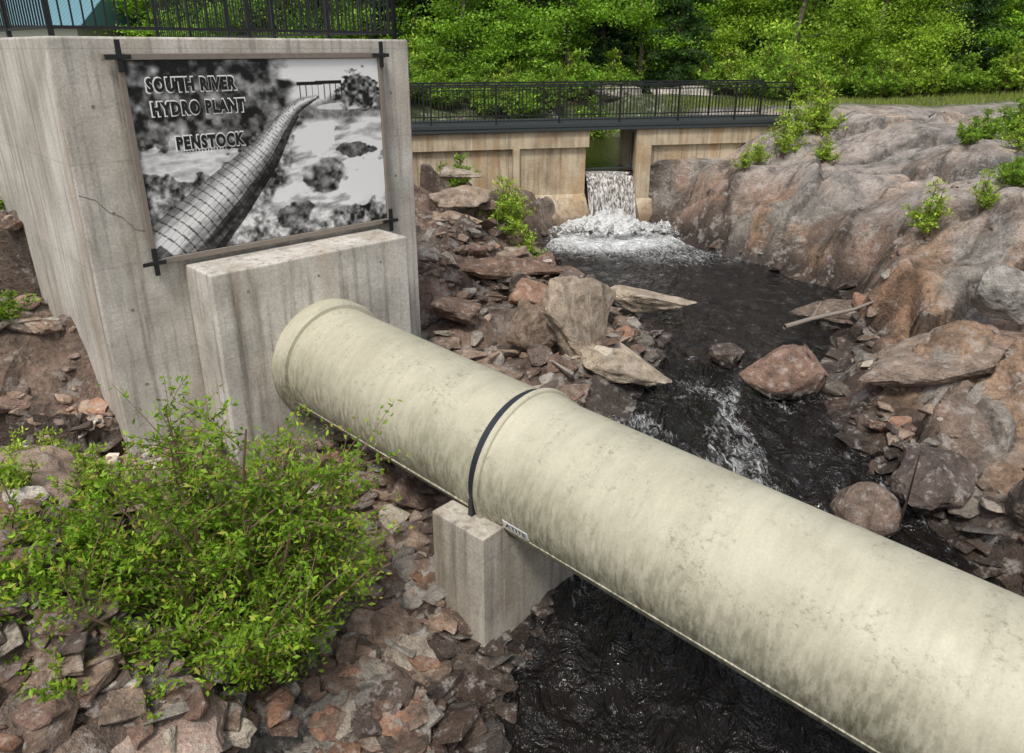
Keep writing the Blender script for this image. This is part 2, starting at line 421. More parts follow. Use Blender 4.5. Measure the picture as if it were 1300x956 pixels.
shade = np.where(band < .13, shade*.40, shade)+.25*(fbm(U*60, Vv*60, 3, 2)-.5)
inpipe = (abs(sd) < 1) & (best < (cw[bi]*1.05)**2)
g = np.where(inpipe, shade, g)
g = np.where((sd >= 1) & (sd < 1.25) & (bi < 230), g*.35, g)
g = np.clip((g-.5)*1.3+.52, .03, .97)
capt = (abs(Vv-.545) < .006) & (U > .15) & (U < .36) & (np.mod(U*90, 1) < .6)
g = np.where(capt, .02, g)
idx = np.arange(nu*nv).reshape(nu, nv)
F = np.stack([idx[:-1, :-1], idx[1:, :-1], idx[1:, 1:], idx[:-1, 1:]], -1).reshape(-1, 4)
Vp = np.stack([S0+U*(S1-S0), np.full(U.shape, -.075), Z0+Vv*(Z1-Z0)], -1).reshape(-1, 3)
lin = (g**1.7*.85).reshape(-1, 1)
b = NB('printed_photo_panel'); a = b.n('ShaderNodeAttribute', {'attribute_name': 'Col'})
M_print = b.end(b.princ(a.outputs['Color'], .4))
mesh_obj('printed_panel', Vp, F, M_print, np.repeat(lin, 3, 1), parent=sign, frame=FR)
B = Batch(); B.box(S0-.01, S1+.01, -.072, -.045, Z0-.01, Z1+.01); B.obj('panel_backing', M_black, sign, FR)
B = Batch(); t = .07
B.box(S0-.22, S1+.12, -.11, -.05, Z1+.005, Z1+.005+t)
B.box(S0-.1, S1+.12, -.11, -.05, Z0-.005-t, Z0-.005)
B.box(S0-.005-t, S0-.005, -.107, -.053, Z0-.003, Z1+.003)
B.box(S1+.005, S1+.005+t, -.107, -.053, Z0-.003, Z1+.003)
B.obj('frame_bars', M_frame, sign, FR, .006)
B = Batch()
for (x, z) in ((S0-.04, Z1+.04), (S1+.04, Z1+.04), (S0-.04, Z0-.04), (S1+.04, Z0-.04)):
    B.box(x-.03, x+.03, -.135, -.112, z-.16, z+.18); B.box(x-.16, x+.12, -.15, -.136, z-.025, z+.025)
B.obj('corner_brackets', M_black, sign, FR, .004)
b = NB('white_lettering'); M_wh = b.end(b.princ((.85, .85, .85), .5))
b = NB('black_lettering'); M_bk = b.end(b.princ((.01, .01, .01), .5))
TF = frame(A, fd, up, nrm)
def text(body, x, z, width, cap, off, zo, mat, name, base=TF, par=sign, sp=1.):
    cu = bpy.data.curves.new(name, 'FONT'); cu.body = body; cu.size = 1; cu.offset = off; cu.resolution_u = 3; cu.space_character = sp
    cu.materials.append(mat)
    ob = bpy.data.objects.new(name, cu); COL.objects.link(ob)
    bpy.context.view_layer.update()
    w, h = ob.dimensions.x, ob.dimensions.y
    bb = ob.bound_box
    sx = width/w; sz = cap/h
    ob.matrix_world = base @ Matrix.Translation((x-bb[0][0]*sx, z-bb[0][1]*sz, zo)) @ Matrix.Diagonal((sx, sz, 1, 1))
    setparent(ob, par)
for body, x, z, w in (('SOUTH RIVER', .93, -.47, 1.08), ('HYDRO PLANT', .95, -.735, 1.14), ('PENSTOCK', 1.17, -1.14, .86)):
    text(body, x-.016, z-.016, w+.032, .16+.032, .085, .079, M_wh, 'text_outline', sp=1.2)
    text(body, x, z, w, .16, .06, .083, M_bk, 'text_letters', sp=1.2)

# ------------------------------------------------------------ penstock pipe
d = Vector((.738, -.674, -.047)).normalized()
w = d.cross(up).normalized()*-1
if w.y < 0: w = -w
yy = d.cross(w)
if yy.z < 0: w = -w; yy = d.cross(w)
C0 = Vector((-2.585, 9.73, -4.05))
PF = frame(C0, w, yy, d)
pipe = empty('penstock_pipe', C0)
b = NB('fibreglass_pipe'); c = b.coord()
sp = b.n('ShaderNodeSeparateXYZ', Vector=c)
n1 = b.noise(c, .9, 5, .65); n3 = b.noise(c, 40, 3, .75)
col = b.mix((.39,.37,.275), (.53,.505,.39), b.ramp(n1, [(.3, 0.), (.68, 1.)]))
circ = b.noise(b.coord((1.2, 1.2, 6)), 1.6, 6, .7)
col = b.mix(col, b.ramp(circ, [(.3, .78), (.6, 1.05)]), .6, 'MULTIPLY')
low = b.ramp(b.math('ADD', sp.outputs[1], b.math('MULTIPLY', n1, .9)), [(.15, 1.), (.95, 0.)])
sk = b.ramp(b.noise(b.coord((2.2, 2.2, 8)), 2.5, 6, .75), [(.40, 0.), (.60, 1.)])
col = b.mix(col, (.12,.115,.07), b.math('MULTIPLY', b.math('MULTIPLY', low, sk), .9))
spk = b.ramp(b.noise(c, 18, 5, .85), [(.52, 0.), (.62, 1.)])
blot = b.ramp(b.noise(c, 1.9, 5, .75), [(.47, 0.), (.60, 1.)])
col = b.mix(col, (.13,.13,.09), b.math('MULTIPLY', b.math('MULTIPLY', spk, blot), .6))
col = b.mix(col, b.ramp(n3, [(.3, .85), (.6, 1.05)]), .6, 'MULTIPLY')
nm = b.bump(n3, .25, .006)
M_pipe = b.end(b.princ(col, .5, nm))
def lathe(name, prof, mat, a0=0, a1=2*math.pi, n=144):
    full = abs(a1-a0-2*math.pi) < 1e-6
    m = n if full else n+1
    V = []; F = []
    for t, r in prof:
        for k in range(m):
            a = a0+(a1-a0)*k/n
            V.append((r*math.cos(a), r*math.sin(a), t))
    for i in range(len(prof)-1):
        for k in range(n):
            k2 = (k+1) % m
            F.append((i*m+k, i*m+k2, (i+1)*m+k2, (i+1)*m+k))
    return mesh_obj(name, V, F, mat, smooth=True, sharp=25, parent=pipe, frame=PF)
RT = 3.66   # strap position along the pipe
prof = [(-.15,.865),(.17,.865),(.185,.85),(.20,.835),(.22,.835),(.225,.785)]
prof += [(t, .78-.01*t/3.7) for t in np.linspace(.5, RT+.055, 14)]
prof += [(RT+.06,.835),(RT+.07,.845),(RT+.115,.845),(RT+.125,.835),(RT+.13,.807),(RT+.30,.80),(RT+.35,.78)]
prof += [(t, .78) for t in np.linspace(RT+.5, 13.6, 30)]
prof += [(13.61,.86),(13.8,.86),(13.81,.78),(16,.78)]
lathe('pipe_shell', prof, M_pipe)
rs = math.radians
lathe('strap', [(RT-.045,.768),(RT-.045,.797),(RT+.035,.797),(RT+.035,.768)], M_strap, rs(-22), rs(202), 100)
lathe('strap_rubber', [(RT-.06,.766),(RT-.06,.778),(RT+.045,.778),(RT+.045,.766)], M_bk, rs(-22), rs(202), 100)
B = Batch()
for a in (rs(203), rs(-23)):
    x, y = .81*math.cos(a), .81*math.sin(a)
    B.beam((x, y-.05, RT), (x*1.0, y+.16, RT), .13, .06)
    B.beam((x*1.05, y-.1, RT), (x*1.05, y+.1, RT), .022, .022)
B.obj('strap_bracket', M_strap, pipe, PF, .006)
for ang, nme in ((207, 'seam_rib'), (27, 'seam_rib_far')):
    a = rs(ang); V = []; F = []
    for seg in ((.23, RT-.07), (RT+.37, 13.5)):
        r0 = .778 if seg[0] < 1 else .78
        k = len(V)
        for t in seg:
            for da, rr in ((-.022, r0-.010), (-.018, r0+.012), (.018, r0+.012), (.022, r0-.010)):
                V.append((rr*math.cos(a+da), rr*math.sin(a+da), t))
        F += [(k, k+1, k+5, k+4), (k+1, k+2, k+6, k+5), (k+2, k+3, k+7, k+6), (k, k+3, k+2, k+1), (k+4, k+5, k+6, k+7)]
    mesh_obj(nme, V, F, M_pipe, parent=pipe, frame=PF)
a = rs(200); r0 = .787
ca, sa = math.cos(a), math.sin(a)
rad = w*ca+yy*sa; tan = (w*-sa+yy*ca)
LFm = frame(C0+rad*r0+d*(RT+.42), d, -tan, d.cross(-tan))
B = Batch(); B.box(-.01, .33, -.055, .055, -.004, 0); B.obj('label_plate', M_wh, pipe, LFm)
text('ATITE', .02, -.03, .28, .06, .02, .003, M_bk, 'label_text', LFm, pipe)
bpy.context.view_layer.update()

# ---- pier
dh = Vector((d.x, d.y, 0)).normalized(); wh = Vector((-dh.y, dh.x, 0))
if wh.y < 0: wh = -wh
Cr = C0+d*(RT)
PR = frame(Vector((Cr.x, Cr.y, 0)), wh, up, wh.cross(up))
zc = Cr.z
pr = [(-1.02, -7.4), (-1.02, -4.58)]
a0 = math.asin((-4.58-zc)/.80)
pr += [(-math.cos(a0)*.80-.02, -4.58)]
for k in range(0, 25):
    a = math.pi-a0+(math.pi+2*a0)*k/24
    pr.append((.80*math.cos(a), zc+.80*math.sin(a)))
pr += [(1.0, -4.58), (1.0, -7.4)]
n = len(pr); sg = 1 if PR.col[2].to_3d().dot(dh) > 0 else -1
V = [(x, z, -.38*sg) for x, z in pr]+[(x, z, .38*sg) for x, z in pr]
F = [tuple(range(n)), tuple(range(2*n-1, n-1, -1))]+[(i, (i+1) % n, (i+1) % n+n, i+n) for i in range(n)]
me = mesh_obj('concrete_pier', V, F, M_conc2)
bm = bmesh.new(); bm.from_mesh(me.data); bmesh.ops.recalc_face_normals(bm, faces=bm.faces)
bmesh.ops.triangulate(bm, faces=[f for f in bm.faces if len(f.verts) > 4])
bmesh.ops.transform(bm, matrix=PR, verts=bm.verts); bm.to_mesh(me.data); bm.free()
md = me.modifiers.new('b', 'BEVEL'); md.width = .015; md.segments = 2; md.limit_method = 'ANGLE'; md.angle_limit = rs(50)

# ------------------------------------------------------------ dam + walkway
W0 = Vector((-2.8, 21.9, 0)); wd = Vector((.974, .226, 0)).normalized(); wp = Vector((-wd.y, wd.x, 0))
WF = frame(W0, wd, wp, up)
dam = empty('concrete_dam', W0)
B = Batch()
B.box(-7, 5.2, .12, 1.6, -6.2, -2.26)
B.box(6.82, 11.6, .12, 1.6, -6.2, -2.26)
B.obj('abutment_walls', M_conc3, dam, WF, .02)
B = Batch(); B.box(-7, 5.26, .0, .118, -2.75, -2.262); B.box(6.76, 11.6, 0, .118, -2.75, -2.262)
B.box(6.76, 7.25, -.06, .117, -4.6, -2.752); B.box(2.9, 3.1, -.06, .117, -4.6, -2.752)
B.obj('beam_seats_and_pilasters', M_conc3, dam, WF, .01)
b2 = Batch()
for x0, x1 in ((3.3, 5.22), (6.80, 8.6)):
    k = len(b2.V)
    b2.V += [(x0, .117, -6.2), (x1, .117, -6.2), (x1, .117, -4.15), (x0, .117, -4.15), (x0, -.75, -6.2), (x1, -.75, -6.2), (x1, -.45, -4.75), (x0, -.45, -4.75)]
    b2.F += [tuple(k+i for i in f) for f in ((3, 2, 6, 7), (7, 6, 5, 4), (1, 5, 6, 2), (0, 3, 7, 4))]
b2.obj('footings', M_conc3, dam, WF, .03)
B = Batch(); B.box(5.19, 6.83, .5, 1.5, -6.2, -3.66); B.obj('weir_sill', M_conc3, dam, WF)
B = Batch(); B.beam((5.19, .38, -3.44), (6.83, .38, -3.44), .06, .05); B.beam((5.23, .38, -5.1), (5.23, .38, -2.4), .05); B.beam((6.79, .38, -5.1), (6.79, .38, -2.4), .05)
B.obj('stoplog_frame', M_deck, dam, WF)
walk = empty('footbridge', W0)
B = Batch(); B.box(-7, 11.9, -.12, 1.75, -2.14, -2.03); B.box(-7, 11.9, -.1, -.02, -2.25, -2.138); B.box(-7, 11.9, 1.65, 1.73, -2.25, -2.138)
B.obj('deck', M_deck, walk, WF, .006)
B = Batch()
railing(B, [(-7, -.05, -2.03), (11.8, -.05, -2.03)], 1.07, .11, 1.9)
railing(B, [(-7, 1.68, -2.03), (11.8, 1.68, -2.03)], 1.07, .11, 1.9)
B.obj('railings', M_black, walk, WF)

# waterfall
b = NB('falling_water')
n1 = b.noise(b.coord((13, 13, .6)), 1.5, 5, .75)
f = b.ramp(n1, [(.42, 0.), (.62, 1.)])
p = b.princ(b.mix((.14,.105,.07), (.80,.81,.80), f), .35, b.bump(n1, .8, .06))
tr = b.n('ShaderNodeBsdfTransparent'); mx = b.n('ShaderNodeMixShader')
al = b.ramp(n1, [(.36, .35), (.5, 1.)])
b.t.links.new(al, mx.inputs[0]); b.t.links.new(tr.outputs[0], mx.inputs[1]); b.t.links.new(p.outputs[0], mx.inputs[2])
M_fall = b.end(mx)
fall = empty('waterfall', W0+wd*6)
ni, nj = 90, 50; V = []
for i in range(ni):
    for j in range(nj):
        s = 5.24+1.53*i/(ni-1); t = j/(nj-1)
        x = .95-.55*min(1, t*5)-.75*(max(0, t-.12)/.88)**.7
        z = -3.50-.03*t-(max(0, t-.12)/.88)**1.5*1.7
        V.append((s, x+.05*(noise.noise(Vector((s*7, z*.7, 0))))*(t+.2)*2, z))
F = [(i*nj+j, (i+1)*nj+j, (i+1)*nj+j+1, i*nj+j+1) for i in range(ni-1) for j in range(nj-1)]
mesh_obj('falling_sheet', V, F, M_fall, smooth=True, parent=fall, frame=WF)
b = NB('foam'); n1 = b.noise(b.coord(), 7, 6, .8, 1.)
at = b.n('ShaderNodeAttribute', {'attribute_name': 'Col'}); fa = b.n('ShaderNodeSeparateColor', Color=at.outputs['Color']).outputs[0]
p = b.princ(b.mix((.50,.50,.48), (.92,.93,.92), b.ramp(n1, [(.36, 0.), (.54, 1.)])), .6, b.bump(n1, 1., .12))
tr = b.n('ShaderNodeBsdfTransparent'); mx = b.n('ShaderNodeMixShader')
al = b.ramp(b.math('ADD', fa, b.math('MULTIPLY', b.math('ADD', n1, -.5), 2.6)), [(.35, 0.), (.75, 1.)])
b.t.links.new(al, mx.inputs[0]); b.t.links.new(tr.outputs[0], mx.inputs[1]); b.t.links.new(p.outputs[0], mx.inputs[2])
M_foam = b.end(mx)
fx = np.linspace(-.6, 7.0, 220); fy = np.linspace(19.2, 23.4, 125)
FX, FY = np.meshgrid(fx, fy, indexing='ij')
rr = np.sqrt(((FX-2.9)/2.4)**2+((FY-22.3)/1.5)**2)+(fbm(FX*1.5, FY*1.5, 3, 3)-.5)*.5
al = np.clip(1.2-rr, 0, 1)
al[rr > 1.2] = -1
hh = np.clip(1-rr, 0, 1)**.8*.62*(.3+1.4*fbm(FX*3.5, FY*3.5, 5, 2)**1.5)+(fbm(FX*9, FY*9, 4, 5)-.5)*.2*np.clip(al, 0, 1)
idx = np.arange(FX.size).reshape(FX.shape)
F = np.stack([idx[:-1, :-1], idx[1:, :-1], idx[1:, 1:], idx[:-1, 1:]], -1).reshape(-1, 4)
ok = (al.ravel()[F] > -.5).any(1)
mesh_obj('foam', np.stack([FX, FY, -5.17+hh], -1).reshape(-1, 3), F[ok], M_foam, np.repeat(al.reshape(-1, 1), 3, 1), smooth=True, parent=fall)

# ------------------------------------------------------------ rocks
def rock(seed, npts=15, hires=0, bev=.05, flat=.62, rough=.03):
    r = random.Random(seed); bm = bmesh.new()
    for i in range(npts):
        v = Vector((r.gauss(0, 1), r.gauss(0, 1), r.gauss(0, 1))).normalized()*r.uniform(.42, .56)
        v.z *= flat; v.x *= r.uniform(.85, 1.15); bm.verts.new(v)
    h = bmesh.ops.convex_hull(bm, input=bm.verts)
    bmesh.ops.delete(bm, geom=list({v for v in h['geom_interior'] if isinstance(v, bmesh.types.BMVert)}), context='VERTS')
    bmesh.ops.dissolve_limit(bm, angle_limit=.22, verts=bm.verts, edges=bm.edges)
    bmesh.ops.bevel(bm, geom=list(bm.edges), offset=bev, segments=1, profile=.5, affect='EDGES')
    bmesh.ops.triangulate(bm, faces=bm.faces)
    for _ in range(hires):
        bmesh.ops.subdivide_edges(bm, edges=bm.edges, cuts=1, use_grid_fill=True)
    bmesh.ops.triangulate(bm, faces=bm.faces)
    if hires:
        o = Vector((seed*1.7, seed*.3, 0))
        for v in bm.verts:
            v.co += v.co.normalized()*(noise.fractal(v.co*3.2+o, .9, 2, 4)*rough*1.6+noise.noise(v.co*9+o)*rough*.6)
    bmesh.ops.recalc_face_normals(bm, faces=bm.faces)
    bm.verts.index_update()
    V = np.array([v.co[:] for v in bm.verts]); F = np.array([[v.index for v in f.verts] for f in bm.faces]); bm.free()
    return V, F
LO = [rock(i, 13+i % 5, 0, .03, .7) for i in range(14)]
MI = [rock(40+i, 12+i % 4, 1, .022, .62, .035) for i in range(8)]
def rotm(ax_, ay_, az_):
    return np.array((Matrix.Rotation(az_, 3, 'Z') @ Matrix.Rotation(ay_, 3, 'Y') @ Matrix.Rotation(ax_, 3, 'X')))
PAL = [((.19,.12,.088), 5), ((.26,.18,.13), 5), ((.34,.25,.185), 3), ((.32,.29,.25), 3.5), ((.46,.40,.32), 1.8), ((.13,.095,.078), 4), ((.33,.185,.12), 1.3)]
def pick(scale=1., dark=0.):
    t = rnd.random()*sum(p[1] for p in PAL)
    for c_, ww in PAL:
        t -= ww
        if t <= 0: break
    c_ = np.array(c_)*rnd.uniform(.75, 1.25)*scale
    return c_*(1-dark)+np.array((.035, .027, .022))*dark
class Pile:
    def __init__(s): s.V = []; s.F = []; s.C = []; s.n = 0
    def add(s, x, y, size, lib, sink=.2, tint=1., zs=1., dark=None):
        V, F = lib[rnd.randrange(len(lib))]
        M = rotm(rnd.uniform(-.5, .5), rnd.uniform(-.5, .5), rnd.uniform(0, 6.28))
        sc = np.array((size*rnd.uniform(.85, 1.5), size*rnd.uniform(.7, 1.05), size*rnd.uniform(.5, 1.)*zs))
        z = float(hz(x, y))+size*(.30-sink)
        P = (V*sc) @ M.T+np.array((x, y, z))
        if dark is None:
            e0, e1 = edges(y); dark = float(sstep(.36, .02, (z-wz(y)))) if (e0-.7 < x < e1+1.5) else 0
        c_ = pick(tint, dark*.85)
        s.V.append(P); s.F.append(F+s.n); s.C.append(np.repeat(c_[None], len(P), 0)); s.n += len(P)
    def obj(s, name):
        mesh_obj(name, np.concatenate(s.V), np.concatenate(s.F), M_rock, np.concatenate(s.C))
P = Pile()
def in_block(x, y):
    q = Vector((x, y, 0))-A; u = q.dot(fd); v = -q.dot(nrm)
    return (-.05 < u < 4.8 and v > -.05) or (1.0 < u < 4.03 and v > -.85)
def scatter(n, x0, x1, y0, y1, s0, s1, pw=2.2, cond=None, tint=1., thr=0.35, zs=1.):
    for _ in range(n):
        x = rnd.uniform(x0, x1); y = rnd.uniform(y0, y1)
        if in_block(x, y) or (cond and not cond(x, y)): continue
        if float(fbm(np.array(x*.9), np.array(y*.9), 3, 4)) < thr: continue
        s_ = s0+(s1-s0)*rnd.random()**pw
        P.add(x, y, s_, MI if s_ > .30 else LO, tint=tint, zs=zs)
scatter(2300, -4.2, .5, 4.2, 10.5, .06, .45, 2.4, lambda x, y: x < np.interp(y, EY, EL)+.3, thr=.22)
scatter(300, -4.0, .2, 4.0, 10.5, .22, .55, 1.8, lambda x, y: x < np.interp(y, EY, EL)+.1, thr=.3)
scatter(500, -6.5, -2.5, 2.8, 6.0, .05, .35, 2.4, thr=.4, tint=1.2)
scatter(1400, -9.5, -4.7, 6, 13, .08, .45, 2.0, thr=.30, tint=1.2)
scatter(260, -5.9, -4.4, 7.6, 9.8, .10, .28, 2., thr=.1, tint=1.9)
scatter(1000, -1.8, 3, 9.5, 16.5, .10, .60, 2.2, lambda x, y: x < np.interp(y, EY, EL)+.3)
scatter(240, -1.8, 1.6, 16, 22, .12, .7, 2., lambda x, y: x < np.interp(y, EY, EL)+.2, thr=.45)
scatter(1000, 3, 8.5, 4, 14.5, .10, .60, 2.2, lambda x, y: -.9 < x-np.interp(y, EY, ER) < .8, thr=.3)
scatter(110, 4.4, 8.5, 14, 22, .15, .6, 2., lambda x, y: -.3 < x-np.interp(y, EY, ER) < .5, thr=.4)
scatter(130, .5, 6, 7, 12.5, .15, .45, 1.5, lambda x, y: np.interp(y, EY, EL) < x < np.interp(y, EY, ER), thr=.45)
scatter(70, 6, 13, 6, 18, .1, .35, 2., thr=.5, tint=1.2)
P.obj('rock_rubble')
def boulder(x, y, z, sx, sy, sz, rz, tx, ty, color, seed, npts=16, flat=.8, rough=.035, bev=.03, hires=3):
    V, F = rock(seed, npts, hires, bev, flat, rough)
    V = (V*np.array((sx, sy, sz))) @ rotm(tx, ty, rz).T
    c_ = np.repeat(np.array(color)[None], len(V), 0)
    zz = V[:, 2]+z
    e0, e1 = edges(y)
    if e0-.6 < x < e1+.8:
        wt = sstep(.22, .05, zz-float(wz(y)))[:, None]; c_ = c_*(1-wt)+np.array((.03, .023, .018))*wt
    ob = mesh_obj('boulder', V, F, M_rock, c_); ob.location = (x, y, z)
red = (.26,.16,.11); tan_ = (.43,.35,.26); gry = (.27,.24,.21); drk = (.10,.075,.06); brn = (.19,.125,.09)
boulder(4.65, 11.5, -5.05, 1.6, 1.15, 1.05, .2, 0, 0, (.26,.165,.12), 101, 30, .85, .02, .06)
boulder(3.85, 12.5, -5.15, .8, .7, .65, .8, 0, 0, drk, 102, 26, .85, .02, .06)
boulder(4.55, 8.2, -5.55, .95, .9, .85, .4, 0, 0, (.22,.16,.125), 103, 34, .9, .015, .07)
boulder(5.7, 8.7, -5.4, 1.5, 1.2, 1.1, .5, .1, .1, (.12,.09,.075), 104, 20, .8, .03, .05)
boulder(6.6, 7.7, -5.1, 1.3, 1.2, 1.3, 1.5, .1, .3, drk, 105, 16)
boulder(2.9, 14.6, -4.80, 2.5, 1.1, .62, -.3, .08, .12, tan_, 106, 14, .9, .03, .02)
boulder(1.25, 12.35, -4.40, 2.3, .60, 2.1, .55, -.45, .50, (.38,.30,.22), 107, 13, .95, .03, .02)
boulder(.35, 12.1, -4.45, 1.3, 1.1, 1.3, -.4, .5, .4, (.29,.21,.15), 108, 13, .8, .03, .02)
boulder(1.85, 11.6, -4.95, 1.7, 1.0, .55, -.3, .15, .25, tan_, 109, 13, .8, .03, .02)
boulder(.3, 13.8, -4.45, 1.3, 1.0, .8, .4, .3, .3, (.38,.225,.15), 110, 12, .8, .03, .02)
boulder(-.9, 12.9, -4.4, 1.6, 1.2, .6, .9, .1, .3, brn, 111, 14)
boulder(-1.1, 17.4, -3.75, 1.9, 1.3, .65, .1, 0, .1, (.38,.28,.20), 112, 14)
boulder(-1.2, 17.7, -3.25, 1.8, 1.2, .6, .5, .1, -.1, (.36,.27,.20), 113, 13)
boulder(-1.35, 18.4, -2.85, 1.4, 1.1, .5, .9, 0, .1, (.40,.33,.25), 114, 13)
boulder(0.0, 15.6, -4.45, 2.8, 1.8, .8, .5, .15, .15, (.20,.125,.085), 115, 14)
boulder(1.2, 16.8, -4.85, 2.1, 1.5, .6, .2, 0, .1, (.18,.115,.085), 116, 14)
boulder(1.1, 14.4, -4.70, 1.5, .9, .5, -.3, .25, .2, (.33,.26,.20), 117, 12, .8, .03, .02)
boulder(-.3, 11.0, -4.95, 1.3, 1.0, .6, .9, .2, .2, (.30,.215,.15), 130, 12, .8, .03, .02)
boulder(.9, 10.7, -5.15, 1.0, .8, .5, .3, .2, -.2, (.26,.19,.14), 131, 12, .8, .03, .02)
boulder(7.4, 11.2, -4.75, 3.2, 2.2, 1.2, .3, .05, -.1, (.28,.21,.16), 118, 15, .8)
boulder(6.9, 14.2, -5.0, 2.6, 1.5, .8, -.5, 0, -.1, (.19,.14,.105), 119, 15)
boulder(8.2, 11.8, -3.75, 1.2, 1.1, 1.3, -.5, .2, .1, (.33,.31,.28), 120, 12)
boulder(6.7, 10.0, -5.0, 2.1, 1.3, .9, .5, .1, -.15, (.20,.145,.11), 121, 14)
boulder(-1.05, 6.0, -5.85, .75, .65, .5, .4, .2, .2, (.46,.39,.31), 122, 12, .8, .03, .02)
boulder(-.35, 9.2, -5.3, .8, .7, .5, .4, .2, .2, brn, 123, 13)
boulder(-1.25, 8.35, -5.35, .9, .7, .6, 1.2, .2, .3, (.19,.125,.10), 124, 13)
boulder(-5.6, 6.6, -4.3, 2.6, 2.0, .9, .4, .1, .15, (.36,.26,.20), 125, 16)
boulder(-3.3, 4.3, -4.95, 2.6, 1.7, .9, .2, .1, .15, (.42,.31,.25), 126, 16)
boulder(-4.5, 7.3, -4.75, 1.8, 1.2, .5, .7, .1, .1, (.38,.27,.21), 127, 15)
boulder(-7.4, 9.6, -3.5, 1.8, 1.3, .8, .7, .1, .1, (.24,.18,.145), 128, 14)
boulder(-7.0, 8.4, -3.9, 2.2, 1.6, .8, .3, .1, .2, (.28,.19,.145), 129, 14)
boulder(5.2, 35.5, -2.0, 3.6, 2.0, 1.3, .3, .1, .1, (.45,.40,.35), 132, 20, .8)
boulder(8.2, 36.5, -2.0, 4.2, 2.0, 1.5, .1, .1, .1, (.45,.41,.36), 133, 20, .8)

# ------------------------------------------------------------ foliage
def leafarr(P_, size, col, up_bias=.3, asp=.5, rs_=R, droop=0.):
    n_ = len(P_)
    a = rs_.normal(size=(n_, 3)); a[:, 2] = a[:, 2]*.7+up_bias-droop
    a /= np.linalg.norm(a, axis=1)[:, None]
    t_ = rs_.normal(size=(n_, 3)); bb = np.cross(a, t_); bb /= np.linalg.norm(bb, axis=1)[:, None]
    nn = np.cross(a, bb)
    s = size[:, None]
    V = np.stack([P_, P_+a*s*.45+bb*s*asp*.5+nn*s*.06, P_+a*s, P_+a*s*.45-bb*s*asp*.5+nn*s*.06], 1).reshape(-1, 3)
    F = np.arange(n_*4).reshape(-1, 4)
    return V, F, np.repeat(col, 4, 0)
def green(n_, c0, c1, rs_=R, var=.25):
    t_ = rs_.rand(n_, 1); c_ = np.array(c0)*(1-t_)+np.array(c1)*t_
    return c_*(1+var*(rs_.rand(n_, 1)-.5)*2)
def plant_mesh(name, Bt, LV, LF, LC, barkmat):
    nb = len(Bt.V)
    V = np.concatenate([np.array(Bt.V).reshape(-1, 3), LV]); F = Bt.F+(LF+nb).tolist()
    Cc = np.concatenate([np.full((nb, 3), .1), LC])
    me = bpy.data.meshes.new(name); me.from_pydata(V.tolist(), [], F)
    me.materials.append(barkmat); me.materials.append(M_leaf)
    mi = np.zeros(len(F), np.int32); mi[len(Bt.F):] = 1
    me.polygons.foreach_set('material_index', mi)
    at_ = me.color_attributes.new('Col', 'FLOAT_COLOR', 'POINT'); c4 = np.ones((len(V), 4), np.float32); c4[:, :3] = Cc
    at_.data.foreach_set('color', c4.ravel()); me.update()
    return me
def broadleaf(name, seed, h=10, spread=2.6, c0=(.05,.11,.015), c1=(.13,.22,.03), nl=200, ls=.16):
    r = random.Random(seed); rs_ = np.random.RandomState(seed); Bt = Batch()
    pts = [Vector((0, 0, -.3))]
    for i in range(1, 9):
        pts.append(Vector((r.uniform(-.12, .12)*i*.5, r.uniform(-.12, .12)*i*.5, h*.92*i/8)))
    Bt.tube(pts, [.14*(1-i/9.5)+.02 for i in range(9)], 7)
    LV = []; LC = []
    for k in range(50):
        t_ = r.uniform(.04, 1)**1.1; i = min(7, int(t_*8)); q = pts[i].lerp(pts[i+1], t_*8-i)
        ang = r.uniform(0, 6.28); rad = spread*(1-.65*t_)*r.uniform(.35, 1.)
        e = q+Vector((math.cos(ang)*rad, math.sin(ang)*rad, r.uniform(.1, .9)))
        Bt.tube([q, q.lerp(e, .5)+Vector((0, 0, .1)), e], [.04, .025, .01], 4)
        shade_ = r.uniform(.6, 1.25)
        nn_ = int(nl*r.uniform(.6, 1.3))
        g_ = rs_.normal(size=(nn_, 3))*np.array((.5, .5, .17))+np.array(e)
        g2 = np.array(q)+(np.array(e)-np.array(q))*rs_.rand(nn_//3, 1)+rs_.normal(size=(nn_//3, 3))*.22
        g_ = np.concatenate([g_, g2])
        LV.append(g_); LC.append(green(len(g_), c0, c1, rs_)*shade_)
    P_ = np.concatenate(LV); c_ = np.concatenate(LC)
    V, F, Cc = leafarr(P_, rs_.uniform(.6, 1.3, len(P_))*ls, c_, asp=.62, rs_=rs_, droop=.2)
    return plant_mesh(name, Bt, V, F, Cc, M_bark)
